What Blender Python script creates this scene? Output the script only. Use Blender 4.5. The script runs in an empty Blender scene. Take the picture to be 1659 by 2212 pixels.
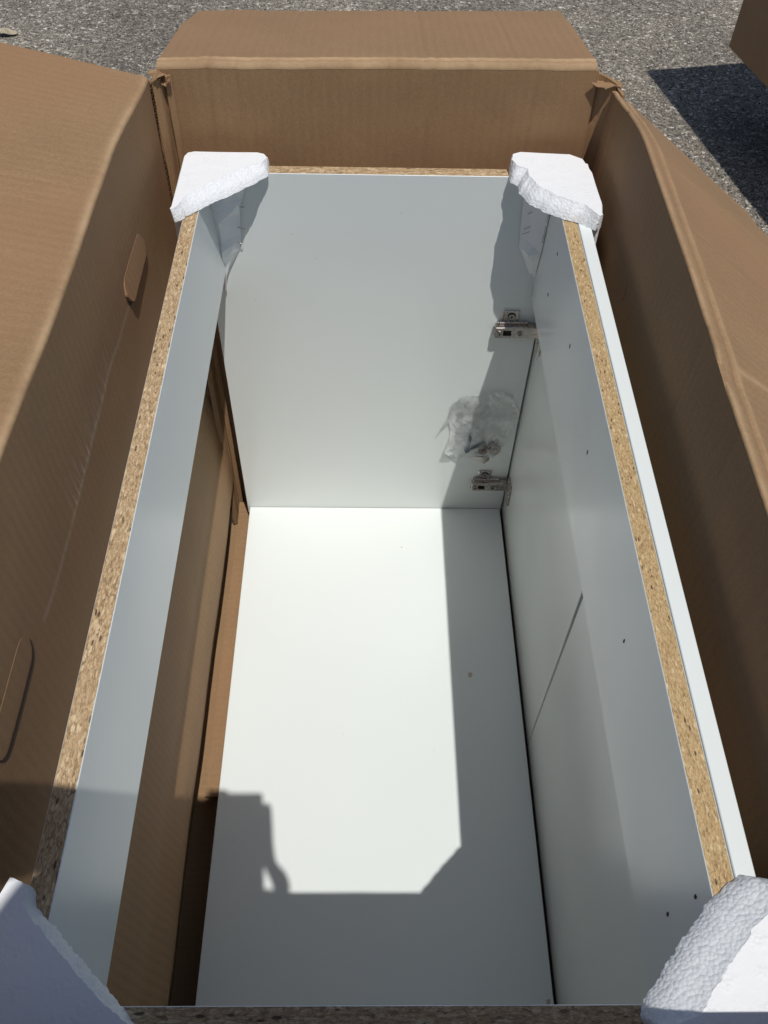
import bpy, bmesh, math, random
from mathutils import Vector, Matrix, noise
random.seed(7)
scene = bpy.context.scene
COL = scene.collection
R = math.radians

# ------------------------------------------------------------------ camera
cam_d = bpy.data.cameras.new('camera')
cam = bpy.data.objects.new('camera', cam_d); COL.objects.link(cam)
CAM = Vector((.2286, -.0999, 1.3356))
CR = Vector((.9998, -.0063, .0192)); CU = Vector((-.0069, .7883, .6153)); CF = Vector((.0190, .6153, -.7881))
cam.matrix_world = Matrix(((CR.x, CU.x, -CF.x, CAM.x), (CR.y, CU.y, -CF.y, CAM.y), (CR.z, CU.z, -CF.z, CAM.z), (0, 0, 0, 1)))
cam_d.sensor_fit = 'VERTICAL'; cam_d.sensor_height = 24
cam_d.lens = 24 * 1915.4 / 2212
cam_d.clip_start = .01; cam_d.clip_end = 200
scene.camera = cam

# ------------------------------------------------------------------ light
SUN = Vector((-.1406, .361, -1)).normalized()          # the way the light travels
world = bpy.data.worlds.new('World'); scene.world = world; world.use_nodes = True
nt = world.node_tree; nt.nodes.clear()
sky = nt.nodes.new('ShaderNodeTexSky'); sky.sky_type = 'NISHITA'; sky.sun_disc = False
sky.sun_elevation = math.asin(-SUN.z); sky.sun_rotation = math.atan2(-SUN.x, -SUN.y)
bg = nt.nodes.new('ShaderNodeBackground'); bg.inputs[1].default_value = .070
wo = nt.nodes.new('ShaderNodeOutputWorld')
nt.links.new(sky.outputs[0], bg.inputs[0]); nt.links.new(bg.outputs[0], wo.inputs[0])
sun_d = bpy.data.lights.new('sun', 'SUN'); sun_d.energy = 3.08; sun_d.angle = R(.5); sun_d.color = (1, .975, .935)
sun = bpy.data.objects.new('sun', sun_d); COL.objects.link(sun)
sun.rotation_euler = SUN.to_track_quat('-Z', 'Y').to_euler(); sun.location = (1, -2, 5)
vs = scene.view_settings
vs.view_transform = 'Standard'; vs.look = 'None'; vs.exposure = 0; vs.gamma = 1; vs.use_curve_mapping = False
scene.cycles.use_denoising = True
scene.cycles.max_bounces = 10; scene.cycles.diffuse_bounces = 6; scene.cycles.transparent_max_bounces = 16

# ------------------------------------------------------------------ material helpers
class M:
    def __init__(s, name, rough=.6, col=(.8, .8, .8), metal=0):
        s.m = bpy.data.materials.new(name); s.m.use_nodes = True
        s.t = s.m.node_tree; s.b = s.t.nodes['Principled BSDF']
        s.b.inputs['Base Color'].default_value = (*col, 1); s.b.inputs['Roughness'].default_value = rough
        s.b.inputs['Metallic'].default_value = metal
        s.tc = s.t.nodes.new('ShaderNodeTexCoord')
    def n(s, kind, **kw):
        x = s.t.nodes.new('ShaderNode' + kind)
        for k, v in kw.items():
            if k in x.inputs: x.inputs[k].default_value = v
            else: setattr(x, k, v)
        return x
    def l(s, a, b): s.t.links.new(a, b)
    def coord(s, scale=(1, 1, 1), rot=(0, 0, 0)):
        mp = s.n('Mapping'); mp.inputs['Scale'].default_value = scale; mp.inputs['Rotation'].default_value = rot
        s.l(s.tc.outputs['Object'], mp.inputs[0]); return mp.outputs[0]
    def noise(s, vec, scale, detail=4, rough=.55):
        x = s.n('TexNoise', Scale=scale, Detail=detail, Roughness=rough); s.l(vec, x.inputs['Vector']); return x.outputs[0]
    def vor(s, vec, scale, feature='F1', rnd=1):
        x = s.n('TexVoronoi', feature=feature); x.inputs['Scale'].default_value = scale; x.inputs['Randomness'].default_value = rnd
        s.l(vec, x.inputs['Vector']); return x
    def ramp(s, fac, stops, interp='LINEAR'):
        x = s.n('ValToRGB'); x.color_ramp.interpolation = interp
        e = x.color_ramp.elements
        while len(e) < len(stops): e.new(.5)
        for el, (p, c) in zip(e, stops):
            el.position = p; el.color = (*c, 1) if len(c) == 3 else c
        s.l(fac, x.inputs[0]); return x.outputs[0]
    def mix(s, fac, a, b, mode='MIX'):
        x = s.n('Mix', data_type='RGBA', blend_type=mode)
        for v, i in ((fac, 0), (a, 6), (b, 7)):
            if hasattr(v, 'is_output'): s.l(v, x.inputs[i])
            else: x.inputs[i].default_value = v if i == 0 else (*v, 1)
        return x.outputs[2]
    def math(s, op, a, b=0.):
        x = s.n('Math', operation=op)
        for v, i in ((a, 0), (b, 1)):
            if hasattr(v, 'is_output'): s.l(v, x.inputs[i])
            else: x.inputs[i].default_value = v
        return x.outputs[0]
    def color(s, c): s.l(c, s.b.inputs['Base Color'])
    def roughness(s, c): s.l(c, s.b.inputs['Roughness'])
    def bump(s, h, strength=.5, dist=.001, prev=None):
        x = s.n('Bump', Strength=strength, Distance=dist); s.l(h, x.inputs['Height'])
        if prev: s.l(prev, x.inputs['Normal'])
        s.l(x.outputs[0], s.b.inputs['Normal']); return x.outputs[0]

def g(v): return (v, v, v)

# white melamine laminate
def melamine(name):
    m = M(name, .38); v = m.coord()
    base = m.ramp(m.noise(v, 3, 1), [(.3, (.752, .793, .774)), (.7, (.768, .808, .790))])
    sp = m.vor(v, 34)                                             # sparse dust specks
    spk = m.ramp(sp.outputs['Distance'], [(.018, g(1)), (.03, g(0))])
    sel = m.ramp(m.noise(v, 9, 2), [(.52, g(0)), (.58, g(1))])
    c = m.mix(m.math('MULTIPLY', m.math('MULTIPLY', spk, sel), .75), base, (.33, .29, .24))
    m.color(c)
    m.roughness(m.ramp(m.noise(v, 6, 1), [(.3, g(.20)), (.7, g(.27))]))
    m.bump(m.noise(v, 900, 2), .05, .0004)
    return m.m
MEL = melamine('white_melamine')

def particle(name, long_axis, warm, coarse=1.0):
    """raw chipboard edge: flat chips lying along the board"""
    m = M(name, .85)
    sc = [520 / coarse] * 3; sc[long_axis] = 170 / coarse
    co = m.coord(tuple(sc))
    dist = m.n('TexNoise', Scale=.6, Detail=2); m.l(co, dist.inputs['Vector'])
    vv = m.n('VectorMath', operation='ADD'); m.l(co, vv.inputs[0])
    sm = m.n('VectorMath', operation='SCALE'); sm.inputs['Scale'].default_value = 1.2
    m.l(dist.outputs['Color'], sm.inputs[0]); m.l(sm.outputs[0], vv.inputs[1])
    vo = m.vor(vv.outputs[0], 1.0)
    hue = m.n('SeparateColor'); m.l(vo.outputs['Color'], hue.inputs[0])
    if warm: stops = [(0, (.10, .05, .02)), (.06, (.27, .16, .065)), (.25, (.44, .285, .125)), (.65, (.54, .375, .18)), (1, (.72, .55, .31))]
    else: stops = [(0, (.05, .03, .016)), (.09, (.19, .11, .055)), (.24, (.40, .26, .135)), (.65, (.50, .345, .195)), (1, (.80, .64, .42))]
    c1 = m.ramp(hue.outputs[0], stops)
    fine = m.vor(m.coord(tuple(x * 2.7 for x in sc)), 1.0)
    f2 = m.n('SeparateColor'); m.l(fine.outputs['Color'], f2.inputs[0])
    c2 = m.ramp(f2.outputs[1], stops)
    big = m.noise(m.coord((30, 30, 30)), 1, 3)
    c = m.mix(m.ramp(m.noise(co, .35, 2), [(.4, g(.25)), (.6, g(.75))]), c1, c2)
    c = m.mix(.25, c, m.mix(big, (.42, .275, .13), (.58, .42, .225)))
    fk = m.vor(m.coord(tuple(x * .55 for x in sc)), 1.0); fs = m.n('SeparateColor'); m.l(fk.outputs['Color'], fs.inputs[0])
    c = m.mix(m.math('MULTIPLY', m.math('MULTIPLY', m.ramp(fs.outputs[0], [(.07, g(1)), (.09, g(0))]), m.ramp(fk.outputs['Distance'], [(.30, g(1)), (.42, g(0))])), .85), c, (.07, .036, .018))
    c = m.mix(m.math('MULTIPLY', m.math('MULTIPLY', m.ramp(fs.outputs[1], [(.84, g(0)), (.87, g(1))]), m.ramp(fk.outputs['Distance'], [(.34, g(1)), (.46, g(0))])), .6), c, (.80, .64, .40))
    edge = m.ramp(vo.outputs['Distance'], [(.0, g(1)), (.55, g(1)), (.95, g(.62))])
    m.color(m.mix(1, c, edge, 'MULTIPLY'))
    m.bump(m.mix(.5, hue.outputs[1], f2.outputs[0]), .55, .0016)
    return m.m
PB_L = particle('chipboard_edge_back', 1, False, .80)
PB_R = particle('chipboard_edge_front', 1, True, .62)
PB_F = particle('chipboard_edge_side', 0, False, .9)

def cardboard(name, flute_axis, col=(.300, .183, .089), flute=160., bump=.30):
    """kraft liner; flutes telegraph through as faint ribs, flute_axis = axis they repeat along"""
    m = M(name, .78); v = m.coord()
    fib = [60, 60, 60]; fib[flute_axis] = 700
    big = m.noise(v, 6, 5, .6)
    c = m.ramp(big, [(.3, tuple(x * .86 for x in col)), (.7, tuple(x * 1.12 for x in col))])
    fb = m.noise(m.coord(tuple(fib)), 1, 3)
    c = m.mix(.09, c, m.ramp(fb, [(.35, tuple(x * .62 for x in col)), (.65, tuple(x * 1.38 for x in col))]))
    c = m.mix(.30, c, m.ramp(m.noise(v, 330, 3, .7), [(.36, tuple(x * .66 for x in col)), (.64, tuple(x * 1.32 for x in col))]))
    fl = m.noise(v, 420, 2)
    c = m.mix(m.ramp(fl, [(.68, g(0)), (.76, g(.35))]), c, (.52, .38, .24))
    st = [3, 3, 3]; st[flute_axis] = 22                      # long pale scuffs across the flutes
    scf = m.ramp(m.noise(m.coord(tuple(st)), 1, 4, .6), [(.60, g(0)), (.75, g(.14))])
    c = m.mix(scf, c, tuple(x * 1.45 for x in col))
    spk = m.vor(v, 55)                                      # chips and dust stuck to the paper
    keep = m.ramp(m.noise(v, 11, 1), [(.54, g(0)), (.58, g(1))])
    dot = m.math('MULTIPLY', m.ramp(spk.outputs['Distance'], [(.018, g(1)), (.03, g(0))]), keep)
    c = m.mix(m.math('MULTIPLY', dot, .8), c, (.62, .52, .38))
    c = m.mix(m.ramp(m.noise(v, 3.1, 3), [(.38, g(0)), (.62, g(.55))]), c, (col[0] * .98, col[1] * .86, col[2] * .90))
    w = m.n('TexWave', wave_type='BANDS', bands_direction='XYZ'[flute_axis]); m.l(v, w.inputs['Vector'])
    w.inputs['Scale'].default_value = flute / 6.2832 * 1.0; w.inputs['Distortion'].default_value = .6; w.inputs['Detail'].default_value = 1
    c = m.mix(m.math('MULTIPLY', m.math('MULTIPLY', w.outputs['Fac'], m.ramp(m.noise(v, 8, 3), [(.35, g(.15)), (.7, g(1))])), .17), c, tuple(x * .6 for x in col))
    wr = m.n('Attribute', attribute_name='wear_highlight'); wn = m.ramp(m.noise(m.coord((14, 14, 14)), 1, 5, .65), [(.30, g(.15)), (.62, g(1))])
    c = m.mix(m.math('MULTIPLY', wr.outputs['Fac'], wn), c, (.52, .355, .20)); m.color(c)  # fold highlight and rubbed paper mixed into the colour
    b = m.bump(w.outputs['Fac'], bump, .0006)
    b = m.bump(m.noise(v, 16, 5, .6), .35, .002, b)
    b = m.bump(m.noise(v, 220, 3, .6), .35, .0007, b)
    m.bump(fb, .25, .0004, b)
    return m.m
CB_Y = cardboard('kraft_board_flutes_along_y', 1)
CB_X = cardboard('kraft_board_flutes_along_x', 0)
CB_DARK = cardboard('kraft_board_dark', 2, (.17, .095, .045), bump=.2)

def scuffed_wall():
    """kraft board with the pale rubbed line seen on the wall behind the back rail"""
    mt = CB_Y.copy(); mt.name = 'kraft_board_scuffed'; t = mt.node_tree
    b = t.nodes['Principled BSDF']; src = b.inputs['Base Color'].links[0].from_socket
    tc = t.nodes.new('ShaderNodeTexCoord'); sp = t.nodes.new('ShaderNodeSeparateXYZ'); t.links.new(tc.outputs['Object'], sp.inputs[0])
    def mth(op, a, bb):
        x = t.nodes.new('ShaderNodeMath'); x.operation = op
        for i, q in enumerate((a, bb)):
            if hasattr(q, 'is_output'): t.links.new(q, x.inputs[i])
            else: x.inputs[i].default_value = q
        return x.outputs[0]
    n1 = t.nodes.new('ShaderNodeTexNoise'); n1.inputs['Scale'].default_value = 7; n1.inputs['Detail'].default_value = 3
    t.links.new(tc.outputs['Object'], n1.inputs['Vector'])
    n2 = t.nodes.new('ShaderNodeTexNoise'); n2.inputs['Scale'].default_value = 1; n2.inputs['Detail'].default_value = 4
    mp = t.nodes.new('ShaderNodeMapping'); mp.inputs['Scale'].default_value = (60, 260, 25); t.links.new(tc.outputs['Object'], mp.inputs[0]); t.links.new(mp.outputs[0], n2.inputs['Vector'])
    # line follows z = .672 + wobble, broken by streaks standing above it
    zz = mth('SUBTRACT', mth('SUBTRACT', sp.outputs[2], .655), mth('MULTIPLY', n1.outputs[0], .022))
    line = mth('SUBTRACT', 1, mth('MULTIPLY', mth('ABSOLUTE', zz, 0), 190)); line = mth('MAXIMUM', line, 0)
    up = mth('MULTIPLY', mth('GREATER_THAN', zz, 0), mth('MAXIMUM', mth('SUBTRACT', 1, mth('MULTIPLY', zz, 26)), 0))
    str_ = mth('MULTIPLY', up, mth('MAXIMUM', mth('MULTIPLY', mth('SUBTRACT', n2.outputs[0], .47), 3.0), 0))
    ymask = mth('MULTIPLY', mth('GREATER_THAN', sp.outputs[1], .30), mth('LESS_THAN', sp.outputs[1], .73))
    ym2 = mth('MULTIPLY', mth('GREATER_THAN', sp.outputs[1], .42), mth('LESS_THAN', sp.outputs[1], .62))
    f = mth('ADD', mth('MULTIPLY', mth('MULTIPLY', mth('MULTIPLY', line, n2.outputs[0]), .5), ymask), mth('MULTIPLY', mth('MULTIPLY', str_, .6), ym2))
    f = mth('MINIMUM', f, .7)
    mx = t.nodes.new('ShaderNodeMix'); mx.data_type = 'RGBA'
    t.links.new(f, mx.inputs[0]); t.links.new(src, mx.inputs[6]); mx.inputs[7].default_value = (.62, .54, .45, 1)
    t.links.new(mx.outputs[2], b.inputs['Base Color'])
    return mt
CB_SCUFF = scuffed_wall()

def foam(name, torn):
    m = M(name, .62, (.84, .85, .86)); v = m.coord()
    m.b.inputs['Subsurface Weight'].default_value = .12; m.b.inputs['Subsurface Radius'].default_value = (.006, .006, .006)
    vo = m.vor(v, 330 if torn else 360)
    h = m.ramp(vo.outputs['Distance'], [(0, g(1)), (.55, g(.55)), (.9, g(0))])
    if torn:
        b = m.bump(h, .50, .0011); m.bump(m.noise(v, 60, 3), .25, .0022, b)
        m.color(m.ramp(vo.outputs['Distance'], [(0, (.86, .87, .88)), (.9, (.77, .79, .80))]))
    else:
        pit = m.ramp(m.noise(v, 60, 3), [(.46, g(.12)), (.64, g(1))])
        b = m.bump(m.math('MULTIPLY', h, pit), .45, .0012); m.bump(m.noise(v, 35, 4), .35, .002, b)
    return m.m
FOAM = foam('moulded_foam_skin', False); FOAM_T = foam('broken_foam_beads', True)

def metal(name, col, rough):
    m = M(name, rough, col, 1); v = m.coord()
    m.roughness(m.ramp(m.noise(v, 120, 3), [(.3, g(rough * .8)), (.7, g(rough * 1.5))]))
    m.bump(m.noise(v, 160, 2), .12, .0006)
    return m.m
NICKEL = metal('nickel_plate', (.50, .455, .42), .24)
STEEL = metal('zinc_steel', (.42, .40, .37), .34)
BLUED = metal('blued_steel', (.10, .15, .19), .38)
DARK = M('dark_slot', .8, (.012, .011, .010)).m
PAPER = M('white_paper', .6, (.84, .86, .86)); PAPER.bump(PAPER.noise(PAPER.coord(), 60, 4), .2, .001); PAPER = PAPER.m
HOLE = M('hole_shade', .9, (.05, .03, .02)).m  # near-black fill standing for the shade inside holes and gaps
STAIN = M('brown_smear', .8, (.50, .43, .37)).m

def film():
    m = M('clear_plastic_film', .12, (.9, .9, .9)); t = m.t
    tr = m.n('BsdfTransparent'); tr.inputs[0].default_value = (.985, .99, .99, 1)
    gl = m.n('BsdfGlossy', Roughness=.13); gl.inputs[0].default_value = (1, 1, 1, 1)
    df = m.n('BsdfDiffuse'); df.inputs[0].default_value = (.9, .9, .9, 1)
    lw = m.n('LayerWeight', Blend=.35)
    mil = m.ramp(m.noise(m.coord(), 70, 3), [(.42, g(.05)), (.68, g(.30))])
    a = m.n('MixShader'); m.l(mil, a.inputs[0]); m.l(tr.outputs[0], a.inputs[1]); m.l(df.outputs[0], a.inputs[2])
    b = m.n('MixShader'); fr = m.math('MULTIPLY', lw.outputs['Fresnel'], .55); m.l(fr, b.inputs[0]); m.l(a.outputs[0], b.inputs[1]); m.l(gl.outputs[0], b.inputs[2])
    bp = m.n('Bump', Strength=.4, Distance=.003); m.l(m.noise(m.coord(), 60, 3), bp.inputs['Height']); m.l(bp.outputs[0], gl.inputs['Normal']); m.l(bp.outputs[0], lw.inputs['Normal'])
    m.l(b.outputs[0], t.nodes['Material Output'].inputs[0])
    return m.m
FILM = film()

def asphalt():
    m = M('worn_asphalt', .88); v = m.coord()
    v1 = m.vor(v, 100); v2 = m.vor(v, 230)
    s1 = m.n('SeparateColor'); m.l(v1.outputs['Color'], s1.inputs[0])
    s2 = m.n('SeparateColor'); m.l(v2.outputs['Color'], s2.inputs[0])
    st = [(0, (.022, .02, .018)), (.10, (.085, .078, .067)), (.5, (.195, .174, .142)), (.84, (.315, .283, .235)), (.93, (.52, .49, .43)), (1, (.85, .82, .76))]
    c1 = m.ramp(s1.outputs[0], st); c2 = m.ramp(s2.outputs[1], st)
    c = m.mix(m.ramp(m.noise(v, 120, 2), [(.42, g(.15)), (.58, g(.85))]), c1, c2)
    big = m.ramp(m.noise(v, 2.2, 5), [(.3, (.66, .63, .60)), (.7, (1.18, 1.14, 1.08))])
    c = m.mix(1, c, big, 'MULTIPLY')
    m.color(c)
    h = m.mix(.5, m.ramp(v1.outputs['Distance'], [(0, g(1)), (.8, g(0))]), m.ramp(v2.outputs['Distance'], [(0, g(1)), (.8, g(0))]))
    m.bump(h, .9, .004)
    return m.m
ASPHALT = asphalt()
def stone_mat(name, lo, hi):
    m = M(name, .8); oi = m.noise(m.coord(), 90, 2)
    m.color(m.ramp(oi, [(.35, lo), (.65, hi)])); return m.m
STONE = stone_mat('loose_grit', (.07, .064, .055), (.36, .335, .29))

# ------------------------------------------------------------------ object helpers
WORLD_INV = {}
def tag(o, label=None, cat=None, group=None, kind=None):
    if label: o['label'] = label
    if cat: o['category'] = cat
    if group: o['group'] = group
    if kind: o['kind'] = kind
    return o
def thing(name, loc, label, cat, group=None):
    o = bpy.data.objects.new(name, None); COL.objects.link(o); o.location = loc; o.empty_display_size = .05
    return tag(o, label, cat, group)
def link(name, me, mats, parent=None, smooth=False):
    if not isinstance(mats, (list, tuple)): mats = [mats]
    if not me.materials:
        for x in mats: me.materials.append(x)
    if smooth:
        for p in me.polygons: p.use_smooth = True
    o = bpy.data.objects.new(name, me); COL.objects.link(o)
    if parent:
        o.parent = parent
        # meshes are written in world metres: undo the thing's own offset
        if parent.type == 'EMPTY': o.matrix_parent_inverse = parent.matrix_basis.inverted()
    return o
def from_bm(name, bm, mats, parent=None, smooth=False):
    me = bpy.data.meshes.new(name); bm.normal_update(); bm.to_mesh(me); bm.free()
    return link(name, me, mats, parent, smooth)
def pyd(name, v, f, mats, parent=None, smooth=False):
    me = bpy.data.meshes.new(name); me.from_pydata([tuple(x) for x in v], [], f); me.update()
    return link(name, me, mats, parent, smooth)
def bm_box(bm, lo, hi, bevel=0, mat=0, seg=1):
    n0 = set(bm.faces)
    lo, hi = Vector(lo), Vector(hi)
    r = bmesh.ops.create_cube(bm, size=1)
    vs_ = r['verts']
    for v in vs_: v.co = Vector((lo[i] + (v.co[i] + .5) * (hi[i] - lo[i]) for i in range(3)))
    if bevel:
        es = {e for v in vs_ for e in v.link_edges}
        bmesh.ops.bevel(bm, geom=list(es), offset=bevel, segments=seg, profile=.5, affect='EDGES')
    new = [f for f in bm.faces if f not in n0]
    for f in new: f.material_index = mat
    return new
def bm_cyl(bm, c, axis, r, h, n=16, r2=None, mat=0):
    n0 = set(bm.faces)
    q = Vector(axis).normalized().to_track_quat('Z', 'Y').to_matrix().to_4x4()
    bmesh.ops.create_cone(bm, cap_ends=True, segments=n, radius1=r, radius2=r if r2 is None else r2, depth=h, matrix=Matrix.Translation(c) @ q)
    for f in bm.faces:
        if f not in n0: f.material_index = mat
def fbm(p, s, o=3): return noise.fractal(Vector(p) * s, 1.0, 2.0, o)

def sheet(name, P, us, vs_, thick, mats, parent, smooth=True, flip=False, wear_highlight=None):
    """solid sheet from a surface P(u, v); thickness goes behind the seen face"""
    nu, nv = len(us), len(vs_)
    G = [[Vector(P(u, v)) for v in vs_] for u in us]
    V, F = [], []
    N = [[None] * nv for _ in us]
    for i in range(nu):
        for j in range(nv):
            du = G[min(i + 1, nu - 1)][j] - G[max(i - 1, 0)][j]; dv = G[i][min(j + 1, nv - 1)] - G[i][max(j - 1, 0)]
            n = du.cross(dv)
            if n.length == 0: n = Vector((0, 0, 1))
            N[i][j] = n.normalized() * (-1 if flip else 1)
    for i in range(nu):
        for j in range(nv): V.append(G[i][j])
    for i in range(nu):
        for j in range(nv): V.append(G[i][j] - N[i][j] * thick)
    K = nu * nv
    def q(a, b, c, d): F.append((a, b, c, d) if not flip else (d, c, b, a))
    for i in range(nu - 1):
        for j in range(nv - 1):
            a = i * nv + j
            q(a, a + nv, a + nv + 1, a + 1); q(K + a + 1, K + a + nv + 1, K + a + nv, K + a)
    def side(a, b_, c, d):
        k = len(V)
        for w in (a, b_, c, d): V.append(V[w].copy())
        q(k, k + 1, k + 2, k + 3)
    for i in range(nu - 1):
        a = i * nv; side(a, K + a, K + a + nv, a + nv)
        a = i * nv + nv - 1; side(a + nv, K + a + nv, K + a, a)
    for j in range(nv - 1):
        a = j; side(a + 1, K + a + 1, K + a, a)
        a = (nu - 1) * nv + j; side(a, K + a, K + a + 1, a + 1)
    o = pyd(name, V, F, mats, parent)
    nface = 2 * (nu - 1) * (nv - 1)
    if wear_highlight:                                    # scored folds: rubbed paper plus the lit fold highlight, painted paler
        at_ = o.data.attributes.new('wear_highlight', 'FLOAT', 'POINT')
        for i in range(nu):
            for j in range(nv): at_.data[i * nv + j].value = wear_highlight(us[i], vs_[j])
    if smooth:
        for k, p in enumerate(o.data.polygons):
            if k < nface: p.use_smooth = True
    return o
def lin(a, b, n): return [a + (b - a) * i / (n - 1) for i in range(n)]
def interp(t, pts):
    if t <= pts[0][0]: return pts[0][1]
    for (a, x), (b, y) in zip(pts, pts[1:]):
        if t <= b:
            k = (t - a) / (b - a); k = k * k * (3 - 2 * k); return x + (y - x) * k
    return pts[-1][1]

# dimensions of the cabinet: x = back (0) to front (D), y = near side (0) to far side (W), z = 0 on its floor
D, W, H, T = .486, .954, .6973, .018
GROUND = -.105

# ------------------------------------------------------------------ setting: asphalt
n = 9
gv = [(x * 5., y * 5., GROUND) for x in range(-4, 5) for y in range(-4, 5)]
gf = [(i * n + j, (i + 1) * n + j, (i + 1) * n + j + 1, i * n + j + 1) for i in range(n - 1) for j in range(n - 1)]
tag(pyd('asphalt_ground', gv, gf, ASPHALT), 'grey worn asphalt with exposed grit', kind='structure')
def grit():
    V, F = [], []
    zones = [((-1.7, 1.9), (1.35, 3.7), 15000), ((.75, 1.6), (.8, 2.4), 5000)]
    for (x0, x1), (y0, y1), cnt in zones:
        for _ in range(cnt):
            x, y = random.uniform(x0, x1), random.uniform(y0, y1)
            s = random.choice((.003, .0038, .0048, .0062)) * random.uniform(.8, 1.25)
            a = random.uniform(0, 6.28); k = len(V)
            for i in range(5):
                b = a + i * 1.2566 + random.uniform(-.3, .3)
                V.append((x + s * math.cos(b), y + s * .8 * math.sin(b), GROUND - .001))
            for i in range(4):
                b = a + .5 + i * 1.5708
                V.append((x + s * .62 * math.cos(b), y + s * .55 * math.sin(b), GROUND + s * random.uniform(.35, .8)))
            F += [(k, k + 1, k + 6, k + 5), (k + 1, k + 2, k + 6), (k + 2, k + 3, k + 7, k + 6), (k + 3, k + 4, k + 8, k + 7), (k + 4, k, k + 5, k + 8), (k + 5, k + 6, k + 7, k + 8)]
    return pyd('asphalt_grit', V, F, STONE)
tag(grit(), 'pale and dark grit standing proud of the asphalt', 'grit', kind='stuff')

# ------------------------------------------------------------------ shipping carton
carton = thing('shipping_carton', (.248, .475, GROUND), 'large open brown corrugated carton with flaps folded out, holding the white cabinet', 'carton')
TH = .006
def left_x(y, z):
    x = interp(z, [(-.10, -.0490), (-.035, -.0380), (.055, -.0235), (.085, -.0245), (.16, -.036), (.34, -.050), (.58, -.0485), (.81, -.0515)])
    x += .0085 * interp(y, [(.80, 0), (.985, 1)]) * interp(z, [(.3, 0), (.75, 1)])
    x += -.0015 * math.sin(math.pi * min(max((.99 - y) / 1.04, 0), 1)) * interp(z, [(.2, 0), (.8, 1)])
    return x + .0022 * fbm((3.1, y, z * .7), 4.5)
def left_top(y): return interp(y, [(-.06, .815), (.33, .815), (.57, .808), (.8, .806), (.99, .800)])
def P_left(y, t):
    z = -.098 + t * (left_top(y) + .098); return (left_x(y, z), y, z)
wl = sheet('wall', P_left, lin(-.05, .985, 160), lin(0, 1, 90), TH, [CB_SCUFF], carton)
wl['label'] = 'carton wall behind the back rail, with a pale rubbed line'
def right_x(y, z):
    x = interp(z, [(-.06, .520), (.1, .522), (.5, .525), (.66, .531), (.81, .5365)])
    for yc, sl, z0, z1 in ((.955, .06, .5, .78), (.915, .10, .55, .80), (.52, .05, .62, .79), (.40, .02, .62, .78), (.27, .05, .6, .76), (.345, .04, .5, .7)):
        x += .0016 * math.exp(-((y - yc - (z - .7) * sl) / .0035) ** 2) * interp(z, [(z0 - .03, 0), (z0, 1), (z1, 1), (z1 + .03, 0)])
    return x + .0025 * fbm((7.3, y, z * .8), 4.0) * interp(z, [(.70, 1), (.79, .1)]) + (.006 * math.exp(-((y - .99) / .05) ** 2) * interp(z, [(.4, 0), (.7, -1)]))
def right_top(y): return interp(y, [(-.06, .800), (.30, .801), (.40, .8025), (.52, .8075), (.63, .8105), (.83, .811), (.99, .793)])
def P_right(y, t):
    z = -.098 + t * (right_top(y) + .098); return (right_x(y, z), y, z)
sheet('wall', P_right, lin(-.05, .992, 300), lin(0, 1, 60), TH, [CB_Y], carton, flip=True)
def far_top(x): return .8045 + (x + .04) / .58 * .008 + .0015 * fbm((x, 2, 2), 9)
def far_y(x, z):
    y = 1.0035 + .006 * interp(z, [(.2, 1), (.5, 0), (.81, 0)]) + .0025 * fbm((x, 5.5, z), 5)
    y += .0035 * math.exp(-((z - .617) / .006) ** 2) * interp(x, [(.06, 1), (.16, 0)])          # pressed crease
    zc = .615 + .03 * max(0, (x - .36)) / .15
    y -= .003 * math.exp(-((z - zc) / .006) ** 2) * interp(x, [(.30, 0), (.36, 1)])
    for xc, w_ in ((.02, .004), (.055, .003), (.30, .003), (.43, .004)):
        y += .0014 * math.exp(-((x - xc - (z - .7) * .05) / w_) ** 2)
    return y
def P_far(x, t):
    z = -.098 + t * (far_top(x) + .098); return (x, far_y(x, z), z)
sheet('wall', P_far, lin(-.036, .512, 160), lin(0, 1, 150), TH, [CB_X], carton)
def P_near(x, t): return (x, -.0505 + .002 * fbm((x, 9, t), 4), -.098 + t * (.838 + .098))
sheet('wall', P_near, lin(-.036, .53, 40), lin(0, 1, 40), TH, [CB_X], carton, flip=True)

# flaps: leave the wall top upright, roll over a scored fold, then run out
def flap_profile(d, ang, roll, ridge=None):
    """(outward, up) after running d along the flap; ang below/above horizontal"""
    steps = max(2, int(d / .002)); o = u = 0; dd = d / steps
    for k in range(steps):
        s = (k + .5) * dd; q = min(s / roll, 1); q = q * q * (3 - 2 * q)
        a = R(88) + (ang - R(88)) * q
        o += math.cos(a) * dd; u += math.sin(a) * dd
    if ridge:
        for c, w, h in ridge: u += h * math.exp(-((d - c) / w) ** 2)
    return o, u
dl = [.0005, .002, .004, .006, .008, .010, .012, .0135, .015, .0165, .018, .0195, .021, .0225, .024, .0255, .027, .030, .034, .04, .05, .065, .085, .11, .14, .17, .20, .23, .26, .285]
prof_l = {d: flap_profile(d, R(13), .008, [(.013, .003, .0010)]) for d in dl}
def P_lflap(y, d):
    o, u = prof_l[d]
    y2 = y + .0012 * fbm((d * 3, y, 8), 5) * min(1, d * 8)
    return (left_x(y, left_top(y)) - o, y2, left_top(y) + u + (.002 * fbm((d, y, 1.7), 2.0) - .01 * (d / .285) * (1 - y) - sum(.0011 * math.exp(-((y + .05 * d - c_) / .003) ** 2) for c_ in (.73, .60, .475, .36))) * min(1, d * 10))
fl = sheet('flap', P_lflap, lin(.984, -.05, 320), dl, TH, [CB_Y], carton, flip=True, wear_highlight=lambda y, d: .75 * math.exp(-((d - .005) / .005) ** 2))
prof_r = {d: flap_profile(d, R(-37), .007, [(.024, .0025, -.0022), (.030, .003, .0014)]) for d in dl}
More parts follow.
